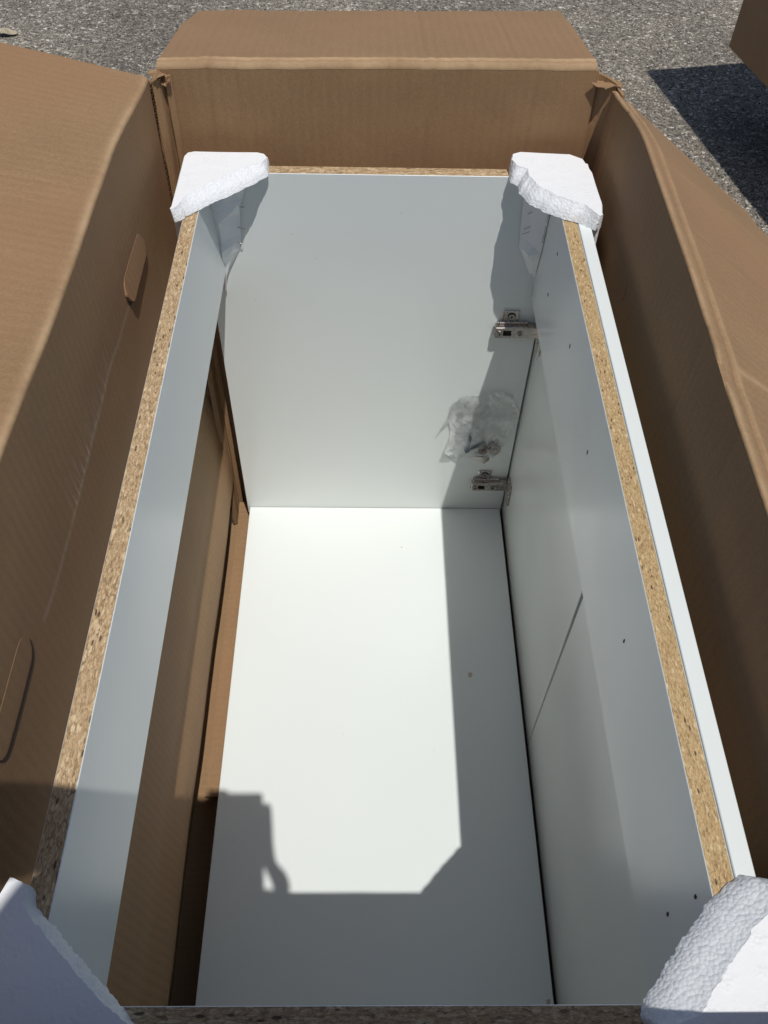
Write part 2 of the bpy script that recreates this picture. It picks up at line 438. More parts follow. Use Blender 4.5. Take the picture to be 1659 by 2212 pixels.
def P_rflap(y, d):
    o, u = prof_r[d]
    kink = .004 * math.exp(-((y - .47) / .02) ** 2) * math.exp(-(d / .05) ** 2)
    e = .985 + .0 * d
    return (right_x(y, right_top(y)) + o + .0008 * fbm((d, y, 3), 4) * min(1, d * 10), y, right_top(y) + u - kink + (.002 * fbm((d, y, 5.2), 2.2) - sum(.0010 * math.exp(-((y - .06 * d - c_) / .003) ** 2) for c_ in (.487, .70, .82))) * min(1, d * 10))
sheet('flap', P_rflap, lin(-.05, .985, 320), dl, TH, [CB_Y], carton, flip=True, wear_highlight=lambda y, d: .55 * math.exp(-((d - .006) / .006) ** 2) + .45 * math.exp(-((d - .030) / .004) ** 2) + (.6 * math.exp(-((y - .487 - .06 * d) / .003) ** 2) if d > .03 else 0))
prof_f = {d: flap_profile(d, R(-11), .014, [(.009, .002, .0016), (.0145, .002, -.0022), (.0205, .0022, .0022), (.026, .002, -.001)]) for d in dl}
def P_fflap(x, d):
    o, u = prof_f[d]
    w = (.0015 * fbm((x, d, 4.4), 2) - sum(.0011 * math.exp(-((x - c_) / .0025) ** 2) for c_ in (.296, .12, .41))) * min(1, d * 10)
    rip = .0006 * math.sin(x * 380) * math.exp(-((d - .014) / .007) ** 2)
    return (x + (.012 if x < .2 else -.004) * max(0, d - .2) / .085 * abs(x - .24) / .28, far_y(x, far_top(x)) + o, far_top(x) + u + w + rip - .012 * max(0, d - .1) * 0)
sheet('flap', P_fflap, lin(-.034, .509, 260), dl, TH, [CB_X], carton, wear_highlight=lambda x, d: .85 * math.exp(-((d - .004) / .005) ** 2) + .75 * math.exp(-((d - .0205) / .005) ** 2))
prof_n = {d: flap_profile(d, R(-80), .02) for d in dl}
def P_nflap(x, d):
    o, u = prof_n[d]; return (x, -.0515 - o - .004, .838 + u)
sheet('flap', P_nflap, lin(-.034, .525, 20), dl, TH, [CB_X], carton, flip=True)
# floor of the carton: the outer sheet and the inner bottom flap whose cut edge shows beside the cabinet
bm = bmesh.new(); bm_box(bm, (-.052, -.060, GROUND + .001), (.545, 1.015, GROUND + .005)); from_bm('bottom_panel', bm, CB_Y, carton)
def P_bot(y, x):
    e = 0
    if x < -.018: e = .0025 * fbm((y * 9, 1, 1), 3)
    return (x + e, y, -.0385 + .0015 * fbm((x, y, 2), 6))
b = sheet('bottom_flap', P_bot, lin(.405, .995, 60), [-.0225, -.018, -.01, 0, .02, .25], .006, [CB_Y], carton, flip=True)

# corner webs where the walls meet
def P_fr(t, z):
    a = t * 1.5708
    wob = .004 * fbm((t * 2, z * 2, 6), 7) + .0035 * math.sin(t * 9.5) * interp(z, [(.2, 0), (.6, 1)])
    x = .509 + .030 * math.sin(a) ** .8 - wob * .6; y = 1.006 - .028 * (1 - math.cos(a)) + wob
    return (x, y, z - .012 * t)
sheet('corner_fold', P_fr, lin(0, 1, 22), lin(-.095, .807, 60), .004, [CB_X], carton)
def P_fl(t, z):
    wob = .0022 * fbm((t * 2, z * 2, 2), 8)
    groove = .010 * math.exp(-((t - .52) / .10) ** 2)
    return (-.0385 + .021 * t, .982 + .018 * t + groove + wob, z)
sheet('glue_tab', P_fl, lin(0, 1, 24), lin(-.095, .800, 60), .003, [CB_X], carton)
# exposed corrugation along the cut end of the wall: two rows of fluting between three liners
def fluting():
    V, F = [], []
    def ribbon(pts, dirv):
        k = len(V)
        for p in pts: V.append(p); V.append((p[0] + dirv[0], p[1] + dirv[1], p[2] + dirv[2]))
        for i in range(len(pts) - 1): F.append((k + 2 * i, k + 2 * i + 1, k + 2 * i + 3, k + 2 * i + 2))
    A, e, back = Vector((-.0450, .9850, 0)), Vector((.0066, -.0030, 0)), Vector((-.0016, .0058, 0))
    def at(k, z): q = A + e * k; return (q.x, q.y, z)
    for k in (.02, .48, .52, .97):
        ribbon([at(k + .03 * fbm((i * .1, k, 1), 3), .36 + i * .0073) for i in range(60)], back)
    for k0, ph_ in ((.25, 0), (.745, 1.4)):
        ribbon([at(k0 + .21 * math.sin((.36 + i * .00084) * 800 + ph_), .36 + i * .00084) for i in range(520)], back)
    return V, F
V_, F_ = fluting()
o = pyd('corrugated_edge', V_, F_, CB_X, carton)
bm = bmesh.new(); bm_box(bm, (-.0560, .9895, -.05), (-.0345, .9925, .796)); from_bm('dark_backing', bm, CB_DARK, carton)  # dark backing sheet added behind the fluting to close the gap
# torn paper tufts at the two far corners
def tuft(c, s, seed, n=9, flat=.5):
    rnd = random.Random(seed)
    def P(u, v):
        a = Vector((u, v, 0)); q = Vector(c)
        f = fbm((u * 3 + seed, v * 3, seed), 1.3); f2 = fbm((u * 3, v * 3 + seed, seed + 4), 1.6); f3 = fbm((u * 2, v * 4, seed + 9), 1.5)
        return (q.x + s[0] * (u + .5 * f), q.y + s[1] * (v + .5 * f2), q.z + s[2] * (f3 * 1.2 - flat * (u * u + v * v)))
    return sheet('torn_paper', P, lin(-.5, .5, n), lin(-.5, .5, n), .0012, [CB_X], carton, smooth=False, flip=False)
tuft((-.0330, .994, .803), (.016, .018, .007), 2, 5)
tuft((-.0245, .996, .795), (.012, .012, .008), 5, 4)
tuft((.525, .999, .799), (.030, .020, .004), 11, 5)
# hand-hole tabs pressed out of the long walls
def slot_tab(y0, y1, z0, z1, wall_x, push, side, name_label=None, skew=0):
    ny = 26
    hh = (z1 - z0); rr = hh * .5; L = y1 - y0
    V, F = [], []
    top, bot = [], []
    for i in range(ny):
        y = y0 + L * i / (ny - 1)
        e = min(y - y0, y1 - y)
        k = 1 if e > rr else math.sqrt(max(0, 1 - ((rr - e) / rr) ** 2))
        k = max(k, .08)
        top.append((y, z0 + hh * (.5 + .5 * k))); bot.append((y, z0 + hh * (.5 - .5 * k)))
    rows = []
    for j in range(5):
        t = j / 4
        row = []
        for (ya, za), (yb, zb) in zip(top, bot):
            z = za + (zb - za) * t
            out = push * ((z1 - z) / hh) * (1 + skew * (ya - y0) / L)
            row.append((wall_x(ya, z) + side * (.0003 + out), ya, z))
        rows.append(row)
    for row in rows: V += row
    nf = len(V)
    for row in rows: V += [(x - side * .0035, y, z) for x, y, z in row]
    def idx(j, i): return j * ny + i
    for j in range(4):
        for i in range(ny - 1):
            F.append((idx(j, i), idx(j, i + 1), idx(j + 1, i + 1), idx(j + 1, i))); F.append(tuple(nf + q for q in (idx(j + 1, i), idx(j + 1, i + 1), idx(j, i + 1), idx(j, i))))
    for i in range(ny - 1):
        F.append((idx(4, i), idx(4, i + 1), nf + idx(4, i + 1), nf + idx(4, i))); F.append((idx(0, i + 1), idx(0, i), nf + idx(0, i), nf + idx(0, i + 1)))
    for j in range(4):
        F.append((idx(j, 0), idx(j + 1, 0), nf + idx(j + 1, 0), nf + idx(j, 0))); F.append((idx(j + 1, ny - 1), idx(j, ny - 1), nf + idx(j, ny - 1), nf + idx(j + 1, ny - 1)))
    o = pyd('hand_hole_tab', V, F, CB_Y, carton)
    # dark strip laid on the wall as the shaded gap under the tab
    if side < 0: return o
    cut = []
    for (y, z) in bot: cut.append((y, z))
    V2, F2 = [], []
    gap = .0062 if push > .004 else .0015
    for y, z in cut:
        V2.append((wall_x(y, z) + side * .0008, y, z + .0035)); V2.append((wall_x(y, z - gap) + side * .0008, y, z - gap))
    for i in range(ny - 1): F2.append((2 * i, 2 * i + 1, 2 * i + 3, 2 * i + 2))
    pyd('hand_hole_shade', V2, F2, HOLE, carton)
    return o
slot_tab(.722, .830, .666, .697, left_x, .0060, 1, skew=-.35)
slot_tab(.166, .272, .668, .702, left_x, .0004, 1)
slot_tab(.742, .865, .660, .690, right_x, .0004, -1)

# ------------------------------------------------------------------ cabinet
cab = thing('sink_cabinet', (D / 2, W / 2, -.018), 'white laminate base cabinet shell without a top, standing inside the open carton', 'cabinet')
def board(name, lo, hi, raw, pb, parent=cab, bev=.0006, bow=None, cuts=0):
    """laminated board; faces looking along the raw axes (axis, sign) show chipboard"""
    bm = bmesh.new(); bm_box(bm, lo, hi, bev)
    bm.normal_update()
    if cuts:
        ax = cuts[0]; lo_, hi_ = lo[ax], hi[ax]
        for k in range(1, cuts[1]):
            c = lo_ + (hi_ - lo_) * k / cuts[1]; no = [0, 0, 0]; no[ax] = 1; co = [0, 0, 0]; co[ax] = c
            bmesh.ops.bisect_plane(bm, geom=bm.verts[:] + bm.edges[:] + bm.faces[:], plane_co=co, plane_no=no)
    bm.normal_update()
    for f in bm.faces:
        for ax, sg in raw:
            if f.normal[ax] * sg > .9: f.material_index = 1
    if bow:
        for v in bm.verts: v.co = bow(v.co.copy())
    return from_bm(name, bm, [MEL, pb], parent)
sp_far = board('side_panel', (0, W, -.018), (D, W + T, H), [(2, 1)], PB_F)
sp_near = board('side_panel', (0, -T, -.018), (D, 0, H), [(2, 1)], PB_F)
board('bottom_panel', (.0048, .0012, -.018), (D - .003, W - .0012, 0), [(0, -1)], PB_L)
RL, RR = .147, .192
board('back_rail', (0, .0006, H - RL), (T, W - .0006, H - .0008), [(2, 1)], PB_L, cuts=(1, 14),
      bow=lambda c: Vector((c.x + (H - c.z) / RL * .008, c.y, c.z + (.004 * math.sin(math.pi * c.y / W) if c.z < H - .05 else 0))))
board('front_rail', (D - T, .0006, H - RR), (D, W - .0006, H - .0008), [(2, 1)], PB_R, cuts=(1, 14),
      bow=lambda c: Vector((c.x, c.y, c.z + (.003 * math.sin(math.pi * c.y / W) if c.z < H - .05 else 0))))
fas = board('front_panel', (D + .0006, -T + .001, H - RR + .02), (D + .0152, W + T - .001, H + .0005), [], PB_R)
fas['label'] = 'narrow white fascia fixed along the outside of the front rail'
GAP = .481
dr1 = board('door', (D + .003, GAP + .0016, -.014), (D + .019, W + T - .001, H - RR + .017), [], PB_R)
dr2 = board('door', (D + .003, -T + .001, -.014), (D + .019, GAP - .0016, H - RR + .017), [], PB_R,
            bow=lambda c: Vector((c.x, c.y - .0060 * max(0, c.z) / .5, c.z)))
# small empty screw holes in the front rail, their shade painted as dark discs
for y, z in [(.85, .654), (.855, .586), (.702, .631), (.544, .619), (.311, .617), (.074, .663), (.079, .593)]:
    V, F = [], []
    rr = random.uniform(.0014, .0022)
    for k in range(10):
        a = k * .6283; q = rr * random.uniform(.65, 1.25)
        V.append((D - T - .0004, y + q * .7 * math.cos(a), z + q * 1.5 * math.sin(a)))
    for k in range(10): V.append((D - T + .002, V[k][1], V[k][2]))
    F.append(tuple(range(10)))
    for k in range(10): F.append((k, (k + 1) % 10, 10 + (k + 1) % 10, 10 + k))
    pyd('screw_hole', V, F, HOLE, cab)
# brown smears on the cabinet floor
for (x, y, s) in [(.403, .598, .006), (.476, .112, .005), (.293, .86, .002)]:
    V = [(x + s * random.uniform(.6, 1.1) * .7 * math.cos(k * .5236), y + s * random.uniform(.6, 1.1) * math.sin(k * .5236), .0004) for k in range(12)]
    pyd('smear', V, [tuple(range(12))], STAIN, cab)

# hinges on the far side panel
def hinge(zc, tilt=0):
    y1 = W
    bm = bmesh.new()
    bm_box(bm, (.4235, y1 - .0035, zc - .010), (.472, y1, zc + .010), .0008)
    bm_box(bm, (.4315, y1 - .0032, zc + .006), (.4555, y1 - .0003, zc + .031), .0012)
    bm_box(bm, (.4335, y1 - .0032, zc - .022), (.4535, y1 - .0003, zc - .006), .0012)
    pl = from_bm('hinge', bm, NICKEL, cab)
    # channel-shaped arm: top web and two cheeks
    bm = bmesh.new()
    zt = zc - .002
    def web(x0, x1, z0, z1, ya, yb, m=0): bm_box(bm, (x0, ya, z0), (x1, yb, z1), .0006, m)
    web(.4205, .4330, zt - .0095, zt + .0095, y1 - .0145, y1 - .0125)
    web(.4450, .4870, zt - .0095, zt + .0095, y1 - .0146, y1 - .0126)
    web(.4325, .4455, zt + .0045, zt + .0094, y1 - .01455, y1 - .01255)
    web(.4325, .4455, zt - .0094, zt - .0055, y1 - .01455, y1 - .01255)
    web(.4200, .4872, zt + .0088, zt + .0106, y1 - .0138, y1 - .0030)
    web(.4200, .4872, zt - .0106, zt - .0088, y1 - .0138, y1 - .0030)
    web(.4262, .4702, zt + .0108, zt + .0150, y1 - .0075, y1 - .0030)
    from_bm('hinge_arm', bm, NICKEL, pl)
    bm = bmesh.new(); bm_box(bm, (.4330, y1 - .0118, zt - .0050), (.4448, y1 - .0060, zt + .0042)); from_bm('slot', bm, DARK, pl)
    for sx, sz, yy, rr in [(.4273, zt - .001, y1 - .0152, .0044), (.4585, zt - .001, y1 - .0153, .0042), (.4437, zc + .0215, y1 - .0042, .0050)]:
        bm = bmesh.new(); bm_cyl(bm, (sx, yy, sz), (0, 1, 0), rr, .0024, 18, rr * .82)
        s = from_bm('screw', bm, STEEL, pl)
        bm = bmesh.new(); yq = yy - .0013
        bm_box(bm, (sx - .0026, yq - .0002, sz - .0006), (sx + .0026, yq + .0005, sz + .0006), mat=0)
        bm_box(bm, (sx - .0006, yq - .00025, sz - .0026), (sx + .0006, yq + .0004, sz + .0026), mat=0)
        bm_cyl(bm, (sx, yy + .0012, sz), (0, 1, 0), rr * 1.28, .0006, 18)
        from_bm('screw_recess', bm, DARK, pl)
    # flange screwed to the door
    bm = bmesh.new()
    bm_box(bm, (D - .0016, y1 - .040, zc - .026), (D + .0026, y1 - .0135, zc + .024), .0008)
    bm_cyl(bm, (D + .001, y1 - .0215, zc - .001), (1, 0, 0), .0165, .006, 24)
    from_bm('cup_flange', bm, NICKEL, pl)
    return pl
hu = hinge(.4485); hu['label'] = 'upper nickel hinge on the side panel'
hl = hinge(.0815); hl['label'] = 'lower nickel hinge near the cabinet floor'

# ------------------------------------------------------------------ foam corner protectors
def foam_corner(name, outer, hyp, zt, zb, label, seed, skirt, inner_drop=.0, slope=.012, tip=True):
    """outer: polygon points along the moulded sides; hyp: points of the broken edge, in order; skirt: list of boxes hugging the outside"""
    rnd = random.Random(seed)
    def dense(pts, step, jag):
        out = []
        for a, b in zip(pts, pts[1:]):
            a, b = Vector(a), Vector(b); L = (b - a).length; k = max(1, int(L / step)); nrm = Vector((-(b - a).y, (b - a).x)).normalized()
            for i in range(k):
                p = a + (b - a) * i / k
                if jag and (i or out): p = p + nrm * (jag * (rnd.random() - .5) * 2 + jag * 1.6 * fbm((p.x, p.y, seed), 60))
                out.append(p)
        out.append(Vector(pts[-1])); return out
    A = dense(outer, .004, .0); B = dense(hyp, .0022, .0006)
    ring = A[:-1] + B[:-1]
    nA = len(A) - 1
    cen = sum(ring, Vector((0, 0))) / len(ring)
    hn = Vector(hyp[-1]) - Vector(hyp[0]); hn = Vector((-hn.y, hn.x)).normalized()
    if hn.dot(cen - Vector(hyp[0])) < 0: hn = -hn
    bm = bmesh.new()
    levels = []
    def lev(z, inset_out, inset_h, jag):
        vv = []
        for i, p in enumerate(ring):
            q = p.copy()
            if i > nA: q = q + hn * (inset_h * min(1, min((p - ring[nA]).length, (p - ring[0]).length) / .034) + jag * (rnd.random() - .5))
            else: q = q + (cen - q).normalized() * inset_out
            zz = z + (jag * .5 * (rnd.random() - .5) if i > nA else 0)
            vv.append(bm.verts.new((q.x, q.y, zz)))
        levels.append(vv)
    if inner_drop: lev(zb - inner_drop, .014, .010, .002)
    lev(zb, 0, 0, .0008)
    lev(zb + (zt - zb) * .35, 0, slope * .18, .0010)
    lev(zb + (zt - zb) * .62, .0002, slope * .5, .0010)
    lev(zb + (zt - zb) * .85, .0012, slope * .85, .0008)
    lev(zt, .0030, slope * 1.0, 0)
    m_ = len(ring)
    for a, b in zip(levels, levels[1:]):
        for i in range(m_):
            f = bm.faces.new((a[i], a[(i + 1) % m_], b[(i + 1) % m_], b[i]))
            f.material_index = 1 if i >= nA else 0; f.smooth = True
    top = bm.faces.new([bm.verts.new(v.co) for v in levels[-1]]); bot = bm.faces.new([bm.verts.new(v.co) for v in reversed(levels[0])])
    bmesh.ops.triangulate(bm, faces=[top, bot])
    bmesh.ops.recalc_face_normals(bm, faces=bm.faces[:])
    for lo, hi in skirt: bm_box(bm, lo, hi, .0025, 0, 2)
    c = sum((v.co for v in bm.verts), Vector()) / len(bm.verts)
    for v in bm.verts: v.co -= Vector((c.x, c.y, zb))
    o = from_bm(name, bm, [FOAM, FOAM_T]); o.location = (c.x, c.y, zb)
    return tag(o, label, 'foam protector', 'white foam protectors on the cabinet corners')
zt, zb = H + .0165, H + .0005
foam_corner('foam_corner', [(-.012, .850), (-.0125, .92), (-.0115, .966), (-.008, .9745), (0, .978), (.085, .9775), (.094, .974), (.0985, .966)],
            [(.0985, .966), (.0985, .946), (.082, .929), (.052, .900), (.024, .876), (.001, .8485), (-.007, .8425), (-.012, .850)], zt, zb,
            'white foam corner block at the hinge end of the back rail', 3,
            [((-.0125, .858, .640), (-.0012, .972, .706)), ((.002, W + T + .001, .640), (.088, W + T + .008, .705))], slope=.017)
foam_corner('foam_corner', [(.411, .966), (.4135, .978), (.424, .983), (.49, .979), (.506, .968), (.5145, .935), (.5160, .865), (.5125, .843)],
            [(.5125, .843), (.504, .836), (.487, .851), (.466, .862), (.448, .873), (.430, .892), (.419, .915), (.419, .932), (.410, .940), (.411, .966)], H + .0195, zb,
            'white foam corner block over the hinges and front rail', 9,
            [((D + .0165, .850, .640), (D + .0285, .972, .708)), ((.43, W + T + .001, .640), (.495, W + T + .008, .705))], inner_drop=0, slope=.015)
foam_corner('foam_corner', [(.0945, -.020), (.088, -.034), (-.004, -.034), (-.013, -.026), (-.0135, .062), (-.009, .0735)],
            [(-.009, .0735), (.004, .0715), (.008, .060), (.030, .040), (.062, .012), (.088, -.012), (.0945, -.020)], zt + .004, zb,
            'shaded white foam corner block at the back rail, opposite end from the hinges', 21,
            [((-.0135, -.03, .640), (-.0012, .062, .706)), ((.002, -.034, .640), (.088, -T - .001, .706))], slope=.006)
foam_corner('foam_corner', [(.5130, .0735), (.5175, .064), (.5190, -.008), (.514, -.024), (.502, -.0345), (.425, -.0345), (.411, -.024)],
            [(.411, -.024), (.4035, -.006), (.4115, .006), (.437, .034), (.462, .060), (.477, .072), (.489, .0785), (.5130, .0735)], H + .0225, zb,
            'sunlit white foam corner block on the front rail, opposite end from the hinges', 33,
            [((D + .0165, -.03, .640), (D + .0285, .062, .706)), ((.41, -.034, .640), (.495, -T - .001, .706))], slope=.028)

# ------------------------------------------------------------------ stapled paper gussets in the two far corners
def staple(parent, p, d, nrm, L=.012, r=.0005):
    bm = bmesh.new(); p, d, nrm = Vector(p), Vector(d).normalized(), Vector(nrm).normalized()
    bm_cyl(bm, p + nrm * .0012, d, r, L, 6)
    bm_cyl(bm, p + d * L / 2 + nrm * .0002, nrm, r, .0022, 6); bm_cyl(bm, p - d * L / 2 + nrm * .0002, nrm, r, .0022, 6)
    return from_bm('staple', bm, STEEL, parent)
gl = thing('paper_gusset', (.03, .945, .53), 'crumpled white paper gusset stapled inside the corner at the back rail', 'paper', 'paper gussets in the cabinet corners')
rows = [ # z, rail point y, fold point (x, y), panel point x
    (.700, .930, (.036, .930), .072), (.688, .931, (.033, .933), .071), (.672, .934, (.0262, .936), .064), (.660, .935, (.0268, .930), .0605), (.6545, .936, (.046, .936), .058),
    (.638, .939, (.0268, .9345), .055), (.620, .942, (.027, .938), .0535), (.604, .944, (.0262, .940), .0525), (.592, .945, (.0258, .934), .051), (.580, .946, (.0252, .936), .0475),
    (.566, .948, (.0262, .9440), .040), (.552, .949, (.0238, .9465), .032), (.535, .950, (.0215, .948), .0245), (.512, .951, (.0198, .950), .0215)]
V, F = [], []
for z, ry, (fx, fy), px in rows:
    V += [(.0186, ry, z), (fx, fy, z - .004), ((fx + px) / 2 + .002, fy + (W - .0015 - fy) * .62 - .0035, z + .003), (px, W - .0012, z)]
for i in range(len(rows) - 1):
    for j in range(3):
        a = i * 4 + j
        F += [(a, a + 4, a + 1), (a + 1, a + 4, a + 5)] if (i + j) % 2 else [(a, a + 4, a + 5), (a, a + 5, a + 1)]
pyd('paper_sheet', V, F, PAPER, gl)
for p, d in [((.0545, W - .003, .6505), (1, -.05, -.16)), ((.0525, W - .0035, .6185), (1, -.1, -.28)), ((.0480, W - .004, .5955), (1, -.1, -.42))]: staple(gl, p, d, (-.3, -1, .1), .0125, .00055)
gr = thing('paper_gusset', (.455, .945, .53), 'shaded white paper gusset with staples inside the corner at the front rail', 'paper', 'paper gussets in the cabinet corners')
rows = [(.700, .432, (.452, .940), .926), (.680, .433, (.452, .939), .928), (.655, .434, (.4535, .938), .931), (.630, .435, (.4525, .940), .934), (.606, .437, (.454, .940), .936),
        (.590, .438, (.450, .936), .938), (.576, .446, (.4590, .944), .942), (.560, .452, (.462, .948), .946), (.545, .460, (.465, .9505), .9485)]
V, F = [], []
for z, px, (fx, fy), ry in rows:
    V += [(px, W - .0012, z), ((px + fx) / 2, (W + fy) / 2 - .002, z + .003), (fx, fy, z - .003), (D - T - .0008, ry, z)]
for i in range(len(rows) - 1):
    for j in range(3):
        a = i * 4 + j; F += [(a, a + 1, a + 4), (a + 1, a + 5, a + 4)] if (i + j) % 2 else [(a, a + 1, a + 5), (a, a + 5, a + 4)]
pyd('paper_sheet', V, F, PAPER, gr)
for p, d in [((.4455, .944, .652), (1, -.1, .55)), ((.4435, .9445, .628), (1, -.1, .52)), ((.4430, .9445, .620), (1, -.1, .52))]: staple(gr, p, d, (-.3, -1, .1), .010, .00045)
for z, y in [(.652, .9285), (.634, .930), (.618, .9325)]: staple(gr, (D - T - .002, y, z), (0, .1, 1), (-1, -.2, 0), .010, .00045)

# ------------------------------------------------------------------ bag of fittings
bag = thing('fittings_bag', (.42, W - .012, .155), 'crumpled clear plastic bag of metal fittings stapled to the side panel', 'bag')
def bag_pt(u, v, front):
    # outline in the panel plane, u across, v up
    xl = interp(v, [(0, .376), (.12, .366), (.3, .372), (.5, .371), (.62, .366), (.85, .366), (1, .380)]); xr = interp(v, [(0, .452), (.15, .463), (.35, .472), (.6, .4805), (.72, .4855), (.9, .472), (1, .462)])
    x = xl + (xr - xl) * u + .002 * fbm((u * 3, v * 3, 1), 2)
    zb_ = .146 + .010 * math.sin(u * 3.1) * .4 + .004 * fbm((u * 4, 0, 3), 2); zt_ = .300 + .010 * interp(u, [(0, 0), (.5, .6), (.85, 1.2), (1, .4)]) + .004 * fbm((u * 5, 1, 3), 2)
    z = zb_ + (zt_ - zb_) * v
    e = math.sin(math.pi * min(max(u, 0), 1)) ** .6 * min(1, v * 5) ** .7 * interp(v, [(0, 1), (.55, .75), (.72, .22), (1, .35)])
    d = .0022 + (.021 if front else .004) * e + (.0026 * fbm((u * 3, v * 4, 7 if front else 2), 1.1) + .0007 * fbm((u * 9, v * 11, 5), 1.6)) * (1 if front else .3)
    return (x, W - max(d, .0013 if not front else .002), z)
def pouch():
    n_, m_ = 44, 52
    V, F = [], []
    for fr in (1, 0):
        for i in range(n_):
            for j in range(m_): V.append(bag_pt(i / (n_ - 1), j / (m_ - 1), fr))
    for s in (0, 1):
        for i in range(n_ - 1):
            for j in range(m_ - 1):
                a = s * n_ * m_ + i * m_ + j; q = (a, a + m_, a + m_ + 1, a + 1); F.append(q if s == 0 else tuple(reversed(q)))
    return V, F
V, F = pouch(); pyd('film', V, F, FILM, bag, smooth=True)
def fin(pts):
    V = [(x, y, z) for x, y, z in pts]; pyd('film_corner', V, [tuple(range(len(V)))], FILM, bag)
fin([(.372, W - .004, .283), (.350, W - .014, .229), (.361, W - .010, .242), (.370, W - .003, .238)])
fin([(.371, W - .003, .205), (.362, W - .013, .168), (.380, W - .010, .160), (.381, W - .003, .150)])
fin([(.455, W - .003, .304), (.452, W - .010, .318), (.467, W - .012, .316), (.470, W - .004, .298)])
for p in [((.392, W - .006, .2855)), ((.4275, W - .006, .2735))]: staple(bag, p, (.5, 0, .86), (0, -1, 0), .0125, .0006)
# fittings lying in the bag
def fitting(name, label, build, mat, loc):
    bm = bmesh.new(); build(bm); o = from_bm(name, bm, mat); o.location = loc
    return tag(o, label, 'fitting', None)
def b_screw(bm):
    a = Vector((.036, 0, .026)).normalized()
    bm_cyl(bm, a * .018, a, .0022, .036, 10); bm_cyl(bm, a * -.002, a, .0048, .004, 12, .0030)
    bm_cyl(bm, a * .034, a, .0027, .006, 10, .0006)
    for k in range(9): bm_cyl(bm, a * (.008 + k * .0031), a, .0028, .0011, 10, .0023)
fitting('wood_screw', 'dark blued screw lying inside the clear plastic bag', b_screw, BLUED, (.4045, W - .0085, .174))
def b_pin(bm):
    bm_cyl(bm, (0, 0, .016), (.06, -.05, 1), .0030, .034, 10); bm_cyl(bm, (0, 0, -.002), (.06, -.05, 1), .0042, .003, 10)
fitting('shelf_pin', 'short blued pin upright against the screw in the bag', b_pin, BLUED, (.4050, W - .0080, .176))
def b_cup(bm):
    bm_cyl(bm, (0, 0, 0), (.1, 1, -.15), .0118, .0030, 24, .0125); bm_cyl(bm, (0, -.0030, .0004), (.1, 1, -.15), .0085, .0030, 20, .0100); bm_cyl(bm, (.0006, -.0050, .0006), (.1, 1, -.15), .0040, .002, 14)
fitting('round_cap', 'larger round nickel cap in the lower corner of the bag', b_cup, NICKEL, (.4500, W - .0105, .180))
def b_cup2(bm):
    bm_cyl(bm, (0, 0, 0), (-.25, 1, .1), .0088, .0040, 20, .0095); bm_cyl(bm, (0, -.0030, 0), (-.25, 1, .1), .0052, .003, 16)
fitting('round_cap', 'smaller brownish round cap beside the screw in the bag', b_cup2, metal('bronzed_metal', (.30, .20, .17), .3), (.4320, W - .0100, .176))
def b_clip(bm):
    vs_ = [(-.016, 0, .002), (-.002, -.004, .008), (.003, -.005, -.010), (.010, -.002, .004), (.013, 0, -.004), (.004, .002, -.013)]
    v = [bm.verts.new(p) for p in vs_]; w = [bm.verts.new((p[0], p[1] + .0014, p[2])) for p in vs_]
    for a, b, c in ((0, 1, 2), (1, 3, 2), (2, 3, 4), (2, 4, 5)): bm.faces.new((v[a], v[b], v[c])); bm.faces.new((w[c], w[b], w[a]))
fitting('bent_clip', 'small bent metal clip under the round caps in the bag', b_clip, NICKEL, (.4330, W - .009, .155))

# ------------------------------------------------------------------ the second carton and what carries it
rot2 = R(11)
c2 = thing('stacked_carton', (0, 0, 0), 'tall brown carton raised on a pallet, casting a dark shadow on the asphalt', 'carton')
ex = Vector((math.cos(rot2), math.sin(rot2), 0)); ey = Vector((-math.sin(rot2), math.cos(rot2), 0))
corner = Vector((1.3016, 2.6121, .122))
def p2(a, b, z): q = corner + ex * a - ey * b; return Vector((q.x, q.y, z))
base = p2(.28, .5, .122); c2.location = base
ZT2 = .797
def panel2(name, a0, b0, a1, b1, z0, z1, mat=CB_Y, t=.006):
    A, B = p2(a0, b0, 0), p2(a1, b1, 0)
    return sheet(name, lambda u, v: (A.x + (B.x - A.x) * u + .002 * fbm((u, v, a0), 3), A.y + (B.y - A.y) * u + .002 * fbm((u, v, b1), 3), z0 + (z1 - z0) * v), lin(0, 1, 16), lin(0, 1, 14), t, [mat], c2, flip=True)
panel2('wall', 0, 0, 0, 1.0, .128, ZT2); panel2('wall', 0, 1.0, .56, 1.0, .128, ZT2, CB_X); panel2('wall', .56, 1.0, .56, 0, .128, ZT2); panel2('wall', .56, 0, 0, 0, .128, ZT2, CB_X)
bm = bmesh.new()
vv = [bm.verts.new(p2(a, b, z)) for z in (.122, .128) for a, b in ((.001, .001), (.559, .001), (.559, .999), (.001, .999))]
for q in ((0, 1, 2, 3), (7, 6, 5, 4), (0, 4, 5, 1), (1, 5, 6, 2), (2, 6, 7, 3), (3, 7, 4, 0)): bm.faces.new([vv[i] for i in q])
bmesh.ops.recalc_face_normals(bm, faces=bm.faces[:]); from_bm('bottom_panel', bm, CB_X, c2)
bm = bmesh.new()
vv = [bm.verts.new(p2(a, b, z)) for z in (ZT2 - .004, ZT2 + .003) for a, b in ((.002, .002), (.558, .002), (.558, .998), (.002, .998))]
for q in ((0, 1, 2, 3), (7, 6, 5, 4), (0, 4, 5, 1), (1, 5, 6, 2), (2, 6, 7, 3), (3, 7, 4, 0)): bm.faces.new([vv[i] for i in q])
bmesh.ops.recalc_face_normals(bm, faces=bm.faces[:]); from_bm('flap', bm, CB_X, c2)
